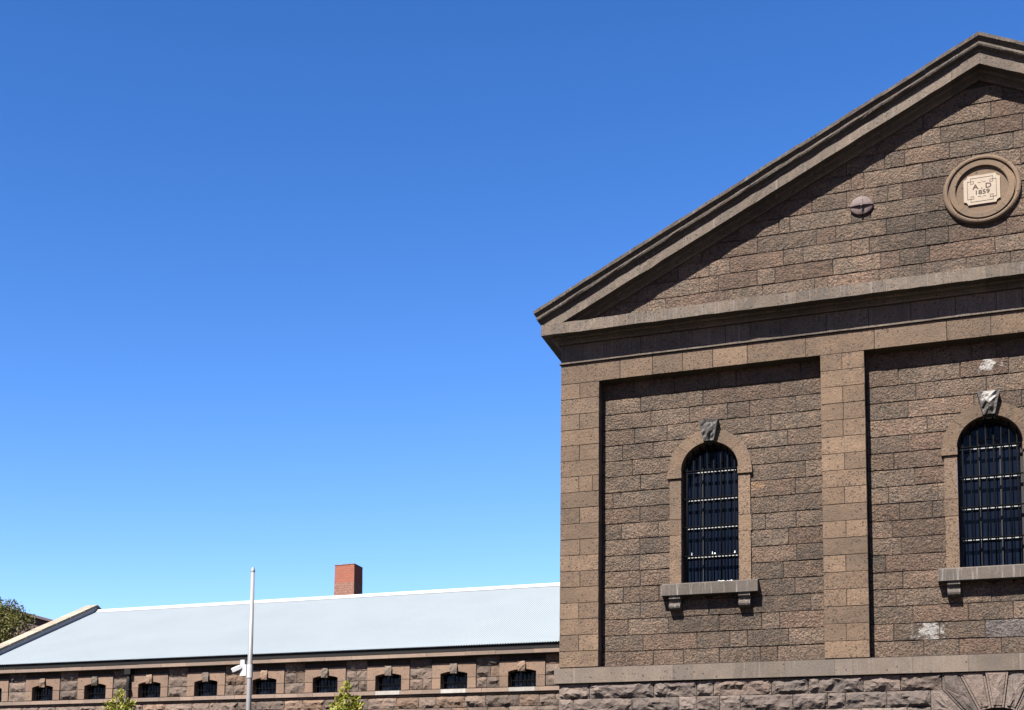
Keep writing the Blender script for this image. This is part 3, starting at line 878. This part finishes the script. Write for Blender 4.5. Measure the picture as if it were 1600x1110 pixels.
# --- iron tie plate
TX, TZ, TR = -1.617, 15.483, .232
n = 32; vs = []; fs = []
prof = [(TR, .0), (TR, .030), (.215, .042), (.14, .050), (.05, .055), (0.001, .056)]
for r, p in prof: vs += [(TX + r * math.cos(2 * math.pi * k / n), 29.985 - p, TZ + r * .88 * math.sin(2 * math.pi * k / n)) for k in range(n)]
for i in range(len(prof) - 1):
    for k in range(n): fs.append((i * n + k, i * n + (k + 1) % n, (i + 1) * n + (k + 1) % n, (i + 1) * n + k))
tp = add('tie_plate', vs, fs, 'tie', hall, smooth=True)
for a in (0, 90, 180, 270):
    c, s = math.cos(rad(a)), math.sin(rad(a))
    px, pz = -s, c
    v = []
    for t, hgt, hw in ((.02, .115, .022), (TR * .97, .062, .013)):
        for q in (-1, 1):
            for y in (.02, hgt):
                v.append((TX + c * t + px * q * hw, 29.985 - y, TZ + (s * t + pz * q * hw) * .9))
    add('rib', v, [(0, 2, 3, 1), (4, 5, 7, 6), (0, 1, 5, 4), (2, 6, 7, 3), (1, 3, 7, 5), (0, 4, 6, 2)], 'tie', tp)
m = MB(); m.tube([(TX, 29.97, TZ - .01), (TX, 29.85, TZ - .01)], [.042, .038], 6); m.build('nut', 'tie', tp)

for (pn, mat), (par, mb) in SINK.items():
    tag(mb.build('outer_stones', mat, par), kind='stuff')
SINK.clear()

# ================================================================== CELL WING
W = 38.0
XE = -29.7
wing = empty('cell_wing', (-19, 44, 0))
tag(wing, 'long low stone wing with pale metal roof, red chimney and small barred windows', 'building')
EZ, EY = 7.865, 37.70                # roof edge
RZ, RY = 10.865, 44.53              # ridge
PITCH = (RZ - EZ) / (RY - EY)
WX = [-11.18 - 2.01 * k for k in range(10)]
XW1 = -7.95
# core
m = MB()
zw0, zw1 = 6.55, 7.80
segs = []
edges = sorted([(x - .42, x + .42) for x in WX])
cur = XE - .42
for a, b in edges:
    m.box(cur, a, W + .03, W + .5, zw0, zw1); m.box(a, b, W + .03, W + .5, 7.2, zw1); m.box(a, b, W + .03, W + .5, zw0, 6.66); cur = b
m.box(cur, XW1, W + .03, W + .5, zw0, zw1)
m.box(XE - .42, XW1, W + .03, W + .5, 0, zw0)
m.box(XE - .42, XE - .02, W + .5, 51.3, 0, 7.8); m.box(XW1 - .3, XW1, W + .5, 51.3, 0, 7.8); m.box(XE - .02, XW1 - .3, 50.9, 51.3, 0, 7.8)
for x in (XE - .42, XW1 - .3):
    m.put([(x, W + .03, 7.8), (x, 51.27, 7.8), (x, RY, RZ - .1), (x + .3, W + .03, 7.8), (x + .3, 51.27, 7.8), (x + .3, RY, RZ - .1)],
          [(0, 2, 1), (3, 4, 5), (0, 3, 5, 2), (1, 2, 5, 4)])
m.build('wall_backing', 'mortar', wing)

def surround(cx, lit):
    w_ = MB()
    w_.box(cx - .40, cx + .40, W + .26, W + .30, 6.66, 7.2)
    w = w_.build('window', 'sash', wing)
    gl = MB(); gl.put([(cx - .4, W + .25, 6.66), (cx + .4, W + .25, 6.66), (cx + .4, W + .25, 7.18), (cx - .4, W + .25, 7.18)], [(0, 1, 2, 3)]); gl.build('glass_pane', 'glass', w)
    m = MB()
    for i in range(7):
        x = cx - .4 + .8 * (i + .5) / 7
        m.tube([(x, W + .10, 6.66), (x, W + .10, 7.17)], [.012, .012], 6, cap=False)
    m.box(cx - .4, cx + .4, W + .09, W + .11, 6.86, 6.875)
    m.build('iron_bars', 'iron', w)
    y = W - .04
    for s in (-1, 1):
        p = rect(cx - .665, cx - .40, 6.672, 6.984) if s < 0 else rect(cx + .40, cx + .665, 6.672, 6.984)
        stone('jamb_stone', p, y, .32, 'wing_surround', w, gap=.004, ch=.004, jit=.003, tilt=.003, bulge=.001)
        arc = [(cx + s * x, 7.10 + .065 * (1 - (x / .40) ** 2)) for x in (.40, .34, .27, .20, .13, .10)]
        p = [(cx + s * .665, 6.986), (cx + s * .40, 6.986)] + arc + [(cx + s * .10, 7.41), (cx + s * .665, 7.41)]
        stone('lintel_stone', ccw(p), y, .32, 'wing_surround', w, gap=.004, ch=.004, jit=0, tilt=0, bulge=0, seg=9, fan=False)
    kx = cx + R.uniform(-.01, .01)
    vs = []
    for k in range(5):
        v = k / 4; hw = .098 + .022 * v - (.02 if k == 4 else 0); z = 7.105 + .28 * v
        for i in range(4):
            u = i / 3 - .5
            vs.append((kx + 2 * u * hw, W - .085 - .045 * math.sin(math.pi * min(1, v * .9 + .1)) * (1 - abs(u)) + R.uniform(-.015, .015), z + R.uniform(-.01, .01)))
    fs = [(k * 4 + i, k * 4 + i + 1, k * 4 + i + 5, k * 4 + i + 4) for k in range(4) for i in range(3)]
    ring = [0, 1, 2, 3, 7, 11, 15, 19, 18, 17, 16, 12, 8, 4]; b0 = 20
    vs += [(vs[q][0], W + .1, vs[q][2]) for q in ring]; L = len(ring)
    fs += [(b0 + i, b0 + (i + 1) % L, ring[(i + 1) % L], ring[i]) for i in range(L)]
    add('keystone', vs, fs, R.choice(('wing_surround', 'moulded', 'moulded', 'string')), w)
for i, x in enumerate(WX): surround(x, i < 5)

# rock-faced stones between and below the windows
gaps = []
srt = sorted(WX); cur = XE - .40
for x in srt:
    gaps.append((cur, x - .668)); cur = x + .668
gaps.append((cur, XW1))
for a, b in gaps:
    if b - a < .12: continue
    for z0, z1 in ((6.675, 6.98), (6.985, 7.29), (7.295, 7.585)):
        js = [a, b] if b - a < .9 and R.random() < .7 else [a, a + (b - a) * R.uniform(.35, .65), b]
        if b - a > 1.3: js = joints_fill(a, b, [], .5, 1.0)
        for p, q in zip(js, js[1:]): rock('wall_stone', p, q, z0, z1, W, 'wing_rock', wing, bulge=.115, cell=.075)
for k, (z0, z1) in enumerate(((6.46, 6.54), (6.135, 6.455), (5.82, 6.13), (5.50, 5.815))):
    js = joints_fill(XE - .40, XW1, [], .45, 1.05)
    for p, q in zip(js, js[1:]): rock('wall_stone', p, q, z0, z1, W, 'wing_rock', wing, bulge=.05 if k == 0 else .115, cell=.075 if k < 2 else .13, far=(k > 1))
z = 5.50
while z > .2:
    js = joints_fill(XE - .40, XW1, [], .45, 1.05)
    for p, q in zip(js, js[1:]): rock('wall_stone', p, q, z - .31, z - .004, W, 'wing_rock', wing, bulge=.08, cell=.2, far=True)
    z -= .315
for (pn, mat), (par, mb) in SINK.items():
    tag(mb.build('lower_wall_stones', mat, par), kind='stuff')
SINK.clear()

# sill band, cornice band, gutter
def wbox(name, x0, x1, y0, y1, z0, z1, mat, parent=wing):
    m = MB(); m.box(x0, x1, y0, y1, z0, z1); return m.build(name, mat, parent)
cuts = []
for x in sorted(WX): cuts += [(x - .37, 0), (x + .37, 1)]
xs = [XE - .44]
band = []
cur = XE - .44
for x in sorted(WX):
    if x - .38 > cur + .1:
        mid = (cur + x - .38) / 2 + R.uniform(-.2, .2)
        band += [(cur, mid, 'wing_band'), (mid, x - .38, 'wing_band')]
    band.append((max(cur, x - .38), x + .38, 'wing_band_white' if x > -13.5 or (x > -15.5) else 'wing_band')); cur = x + .38
band += [(cur, cur + 1.0, 'wing_band'), (cur + 1.0, XW1, 'wing_band')]
for a, b, mt in band:
    o = R.uniform(-.004, .004)
    m = MB(); y0 = W - .085 + o
    vs = [(x, y, z) for x in (a + .003, b - .003) for y, z in ((y0, 6.542), (y0, 6.655), (W + .27, 6.672), (W + .27, 6.542))]
    m.put(vs, [(0, 1, 2, 3), (7, 6, 5, 4), (0, 4, 5, 1), (1, 5, 6, 2), (2, 6, 7, 3), (3, 7, 4, 0)])
    m.build('sill_band_stone', mt, wing)
js = joints_fill(XE - .5, XW1, [], .8, 1.2)
for a, b in zip(js, js[1:]):
    o = R.uniform(-.004, .004)
    wbox('cornice_stone', a + .003, b - .003, W - .225 + o, W + .1, 7.588, 7.70, 'wing_band')
wbox('gutter', XE, XW1, W - .235, W + .05, 7.702, 7.845, 'gutter')  # black box is gutter and painted-in shadow band of the roof edge

# corrugated roof
pitch_w = .076; per = 8
def corr_slope(ya, za, yb, zb, flip):
    m = MB(); n = int((XW1 - XE) / (pitch_w / per))
    for i in range(n + 1):
        x = XE + (XW1 - XE) * i / n; h = .013 * math.sin(2 * math.pi * i / per)
        m.v += [(x, ya, za + h), (x, yb, zb + h)]
    for i in range(n):
        f = (2 * i, 2 * i + 2, 2 * i + 3, 2 * i + 1); m.f.append(f if not flip else f[::-1])
    return m
rm = corr_slope(EY, EZ, RY, RZ, False)
rb = corr_slope(2 * RY - EY, EZ, RY, RZ, True); rm.put(rb.v, rb.f)
roof = rm.build('roof', 'roofsheet', wing, smooth=True)
m = MB(); n = 10
prof = [(RY - .20, RZ - .20 * PITCH + .016), (RY - .06, RZ - .06 * PITCH + .045)] + [(RY + .06 * math.sin(rad(a)), RZ + .03 + .045 * math.cos(rad(a))) for a in (-60, -20, 20, 60)] + [(RY + .06, RZ - .06 * PITCH + .045), (RY + .20, RZ - .20 * PITCH + .016)]
k = len(prof); vs = [(XE, y, z) for y, z in prof] + [(XW1, y, z) for y, z in prof]
m.put(vs, [(i, k + i, k + i + 1, i + 1) for i in range(k - 1)]); m.build('ridge_cap', 'ridge', roof)

# end parapet: flashing face and coping stones
m = MB()
for s in (0, 1):
    ya = EY - .02 if s == 0 else 2 * RY - EY + .02
    vs = []
    for x in (XE - .38, XE):
        for y, zr in ((ya, EZ), (RY, RZ)): vs += [(x, y, zr - .25), (x, y, zr + .165)]
    m.put(vs, [(0, 1, 3, 2), (4, 6, 7, 5), (1, 5, 7, 3), (0, 2, 6, 4), (0, 4, 5, 1), (2, 3, 7, 6)])
par = m.build('parapet', 'flash', wing)
nco = 8
for s in (0, 1):
    for i in range(nco):
        t0, t1 = i / nco + .002, (i + 1) / nco - .002
        f = lambda t: ((EY - .12) + (RY - EY + .12) * t, EZ - .05 + (RZ - EZ + .05) * t)
        (ya, za), (yb, zb) = f(t0), f(t1)
        if s: ya, yb = 2 * RY - ya, 2 * RY - yb
        o = R.uniform(-.012, .012); vs = []
        for x in (XE - .44, XE + .05):
            for y, z in ((ya, za), (yb, zb)): vs += [(x, y, z + .165 + o), (x, y, z + .255 + o)]
        F = [(0, 1, 3, 2), (4, 6, 7, 5), (1, 5, 7, 3), (0, 2, 6, 4), (0, 4, 5, 1), (2, 3, 7, 6)]
        add('coping_stone', vs, F, 'coping', par)

# chimney
m = MB()
cx0, cx1, cy0, cy1 = -20.352, -19.60, 45.5, 46.26
lv = [(9.6, .015), (11.55, .008), (12.17, 0.0), (12.235, 0.0)]
m.v = []
for z, e in lv: m.v += [(cx0 - e, cy0 - e, z), (cx1 + e, cy0 - e, z), (cx1 + e, cy1 + e, z), (cx0 - e, cy1 + e, z)]
for i in range(3):
    for k in range(4): m.f.append((i * 4 + k, i * 4 + (k + 1) % 4, i * 4 + 4 + (k + 1) % 4, i * 4 + 4 + k))
m.f.append((12, 13, 14, 15))
ch_ = m.build('chimney', 'brick', wing)
m = MB()
for k in range(5): m.box(cx0 - .012 + .155 * k, cx0 - .012 + .155 * k + .148, cy0 - .014, cy1 + .014, 12.238, 12.262 + R.uniform(-.01, .02))
m.build('mortar_cap', 'wing_band', ch_)

# downpipe
m = MB(); m.tube([(-23.96, W - .11, 7.60), (-23.96, W - .13, 7.1), (-23.96, W - .13, 0)], [.06, .06, .06], 10)
dp = m.build('downpipe', 'gutter', wing, smooth=True)
m = MB(); m.box(-24.07, -23.85, W - .22, W - .02, 7.40, 7.60); m.build('rainhead', 'gutter', dp)
m = MB(); m.box(-24.05, -23.87, W - .2, W - .06, 6.9, 6.94); m.build('bracket', 'gutter', dp)

# ================================================================== POLE WITH CAMERA
px, py = -13.511, 26.0
pole = empty('camera_pole', (px, py, 0))
tag(pole, 'slim pale grey metal pole carrying a white security camera in front of the low wing', 'pole')
m = MB(); m.tube([(px, py, 0), (px, py, 5.45), (px, py, 7.66)], [.060, .054, .042], 16); m.build('shaft', 'pole', pole, smooth=True)
m = MB(); m.tube([(px, py, 7.66), (px, py, 7.69), (px, py, 7.75)], [.047, .047, .03], 12); m.build('cap', 'pole', pole)
m = MB(); m.tube([(px, py, 5.42), (px, py, 5.70)], [.066, .066], 16); cl = m.build('clamp', 'cctv', pole, smooth=False)
m = MB(); m.box(px - .20, px - .055, py - .06, py + .06, 5.46, 5.70); m.box(px - .20, px - .10, py - .05, py + .05, 5.70, 5.80); m.build('junction_box', 'cctv', cl)
cmv = MB()
d0 = Vector((px - .17, py - .05, 5.66)); d1 = Vector((px - .345, py - .14, 5.565))
ax = (d1 - d0).normalized(); sd = ax.cross(Vector((0, 0, 1))).normalized(); up = sd.cross(ax)
vs = []
for p, hw, hh in ((d0, .035, .035), (d0 + ax * .04, .042, .046), (d1 - ax * .02, .042, .046), (d1, .038, .042)):
    for u, v in ((-1, -1), (1, -1), (1, .7), (.7, 1), (-.7, 1), (-1, .7)): vs.append(p + sd * u * hw + up * v * hh)
cmv.put(vs, [(i * 6 + k, i * 6 + (k + 1) % 6, i * 6 + 6 + (k + 1) % 6, i * 6 + 6 + k) for i in range(3) for k in range(6)] + [tuple(range(6))[::-1], tuple(range(18, 24))])
sc_ = cmv.build('security_camera', 'cctv', pole)
m = MB(); m.tube([d1, d1 + ax * .006], [.027, .027], 12); m.build('lens', 'lens', sc_)
m = MB(); m.box(px - .24, px - .16, py - .07, py + .01, 5.60, 5.66); m.build('bracket', 'cctv', sc_)

# ================================================================== YOUNG TREES
def leaf(mb, p, d, up, ln_, wd):
    s = d.cross(up)
    if s.length < 1e-3: s = Vector((1, 0, 0))
    s.normalize(); nrm = s.cross(d).normalized()
    a = p; b = p + d * ln_ * .45 + s * wd + nrm * wd * .35; c = p + d * ln_; e = p + d * ln_ * .45 - s * wd + nrm * wd * .35; mid = p + d * ln_ * .5
    mb.put([a, b, c, e, mid], [(0, 4, 1), (1, 4, 2), (2, 4, 3), (3, 4, 0)])

def rnd_dir(rr, up=0.0):
    while True:
        v = Vector((rr.uniform(-1, 1), rr.uniform(-1, 1), rr.uniform(-1, 1)))
        if .05 < v.length < 1: return (v.normalized() + Vector((0, 0, up))).normalized()

def young_tree(x, y, top, label, seed, tips):
    rr = random.Random(seed)
    t = empty('young_tree', (x, y, 0))
    tag(t, label, 'tree', 'young leafy trees in front of the wing')
    tr = MB(); lf = MB()
    tr.tube([(x + .04, y, 0), (x, y + .03, top * .4), (x - .02, y, top * .75), (x, y, top - .12)], [.05, .038, .02, .006], 8)
    # main leader clump plus side shoots
    shoots = []
    for dx, h, r in tips: shoots.append((Vector((x + dx, y + rr.uniform(-.1, .1), top - h)), r))
    for k in range(60):
        h = rr.uniform(.35, 2.3); r = .12 + .22 * min(h, 1.4)
        a = rr.uniform(0, 2 * math.pi); q = r * math.sqrt(rr.random())
        shoots.append((Vector((x + math.cos(a) * q, y + math.sin(a) * q, top - h)), .11))
    for c, r in shoots:
        base = Vector((x, y, max(1.2, c.z - .35 - .3 * rr.random())))
        tr.tube([base, (base + c) / 2 + Vector((0, 0, -.02)), c], [.012, .008, .003], 5)
        for q in range(26):
            d = rnd_dir(rr, .45)
            p = c + Vector((rr.uniform(-1, 1), rr.uniform(-1, 1), rr.uniform(-1.2, 1))) * r * .75
            leaf(lf, p, d, rnd_dir(rr), rr.uniform(.08, .13), rr.uniform(.020, .032))
    tr.build('trunk', 'bark', t)
    lf.build('crown', 'young_leaf', t)
young_tree(-14.14, 22.0, 4.72, 'young yellow-green tree left of the black downpipe', 5, [(.02, .12, .10), (-.10, .26, .10), (.10, .28, .10), (.24, .30, .07), (0, .34, .12), (-.18, .40, .09), (.16, .46, .11)])
young_tree(-9.56, 22.0, 4.62, 'young yellow-green tree right of the pale pole, below the chimney', 9, [(0, .0, .05), (.0, .12, .09), (-.12, .26, .10), (.12, .24, .10), (.0, .3, .13), (-.2, .36, .09), (.2, .36, .09)])

# ================================================================== BACKGROUND TREE AND HOUSE
def big_tree(x, y, z0, zc, rx, rz, seed):
    rr = random.Random(seed)
    t = empty('gum_tree', (x, y, z0))
    tag(t, 'dark olive leafy tree rising behind the low wing at the left edge', 'tree')
    tr = MB(); lf = MB()
    tr.tube([(x, y, 0), (x + .3, y, zc * .45), (x - .1, y, zc - 1)], [.45, .33, .16], 10)
    cl = []
    for k in range(120):
        d = rnd_dir(rr); q = rr.random() ** .33
        c = Vector((x, y, zc)) + Vector((d.x * rx * q, d.y * rx * q, d.z * rz * q))
        cl.append((c, rr.uniform(.45, .85)))
        if k % 4 == 0:
            b = Vector((x, y, zc - rz * .5 * rr.uniform(.6, 1.4)))
            tr.tube([b, (b + c) / 2 + Vector((0, 0, .3)), c], [.10, .06, .02], 6)
    for c, r in cl:
        for q in range(190):
            d = rnd_dir(rr); p = c + d * r * rr.random() ** .4
            leaf(lf, p, rnd_dir(rr, -.5), rnd_dir(rr), rr.uniform(.16, .28), rr.uniform(.03, .05))
    tr.build('trunk', 'bark', t)
    lf.build('crown', 'gum_leaf', t)
big_tree(-49.3, 62.0, 0, 13.2, 3.3, 2.55, 21)

house = empty('dark_house', (-54, 76, 0))
tag(house, 'dark maroon house roof and gable glimpsed behind the tree', 'house')
hx, hy, ap = -55.2, 72.0, 17.32
m = MB(); e = 8.0; sl_ = .272
vs = [(hx - e, hy, 0), (hx + e, hy, 0), (hx + e, hy, ap - .2 - sl_ * e), (hx, hy, ap - .2), (hx - e, hy, ap - .2 - sl_ * e)]
m.put(vs + [(a, b + 10, c) for a, b, c in vs], [(0, 1, 2, 3, 4), (9, 8, 7, 6, 5), (0, 5, 6, 1), (1, 6, 7, 2), (4, 9, 5, 0)])
m.build('wall', 'housewall', house)
m = MB()
for s in (-1, 1):
    v = [(hx, hy - .4, ap), (hx + s * (e + .5), hy - .4, ap - sl_ * (e + .5)), (hx + s * (e + .5), hy + 10.4, ap - sl_ * (e + .5)), (hx, hy + 10.4, ap)]
    v += [(a, b, c - .16) for a, b, c in v]
    F = [(0, 1, 2, 3), (7, 6, 5, 4), (0, 4, 5, 1), (1, 5, 6, 2), (2, 6, 7, 3)]
    m.put(v, F if s > 0 else [f[::-1] for f in F])
m.build('roof', 'houseroof', house)
for s in (-1, 1):
    m = MB(); m.box(hx + s * 3.2 - .6, hx + s * 3.2 + .6, hy - .05, hy + .03, 11.5, 13.2)
    m.build('window', 'glass', house)
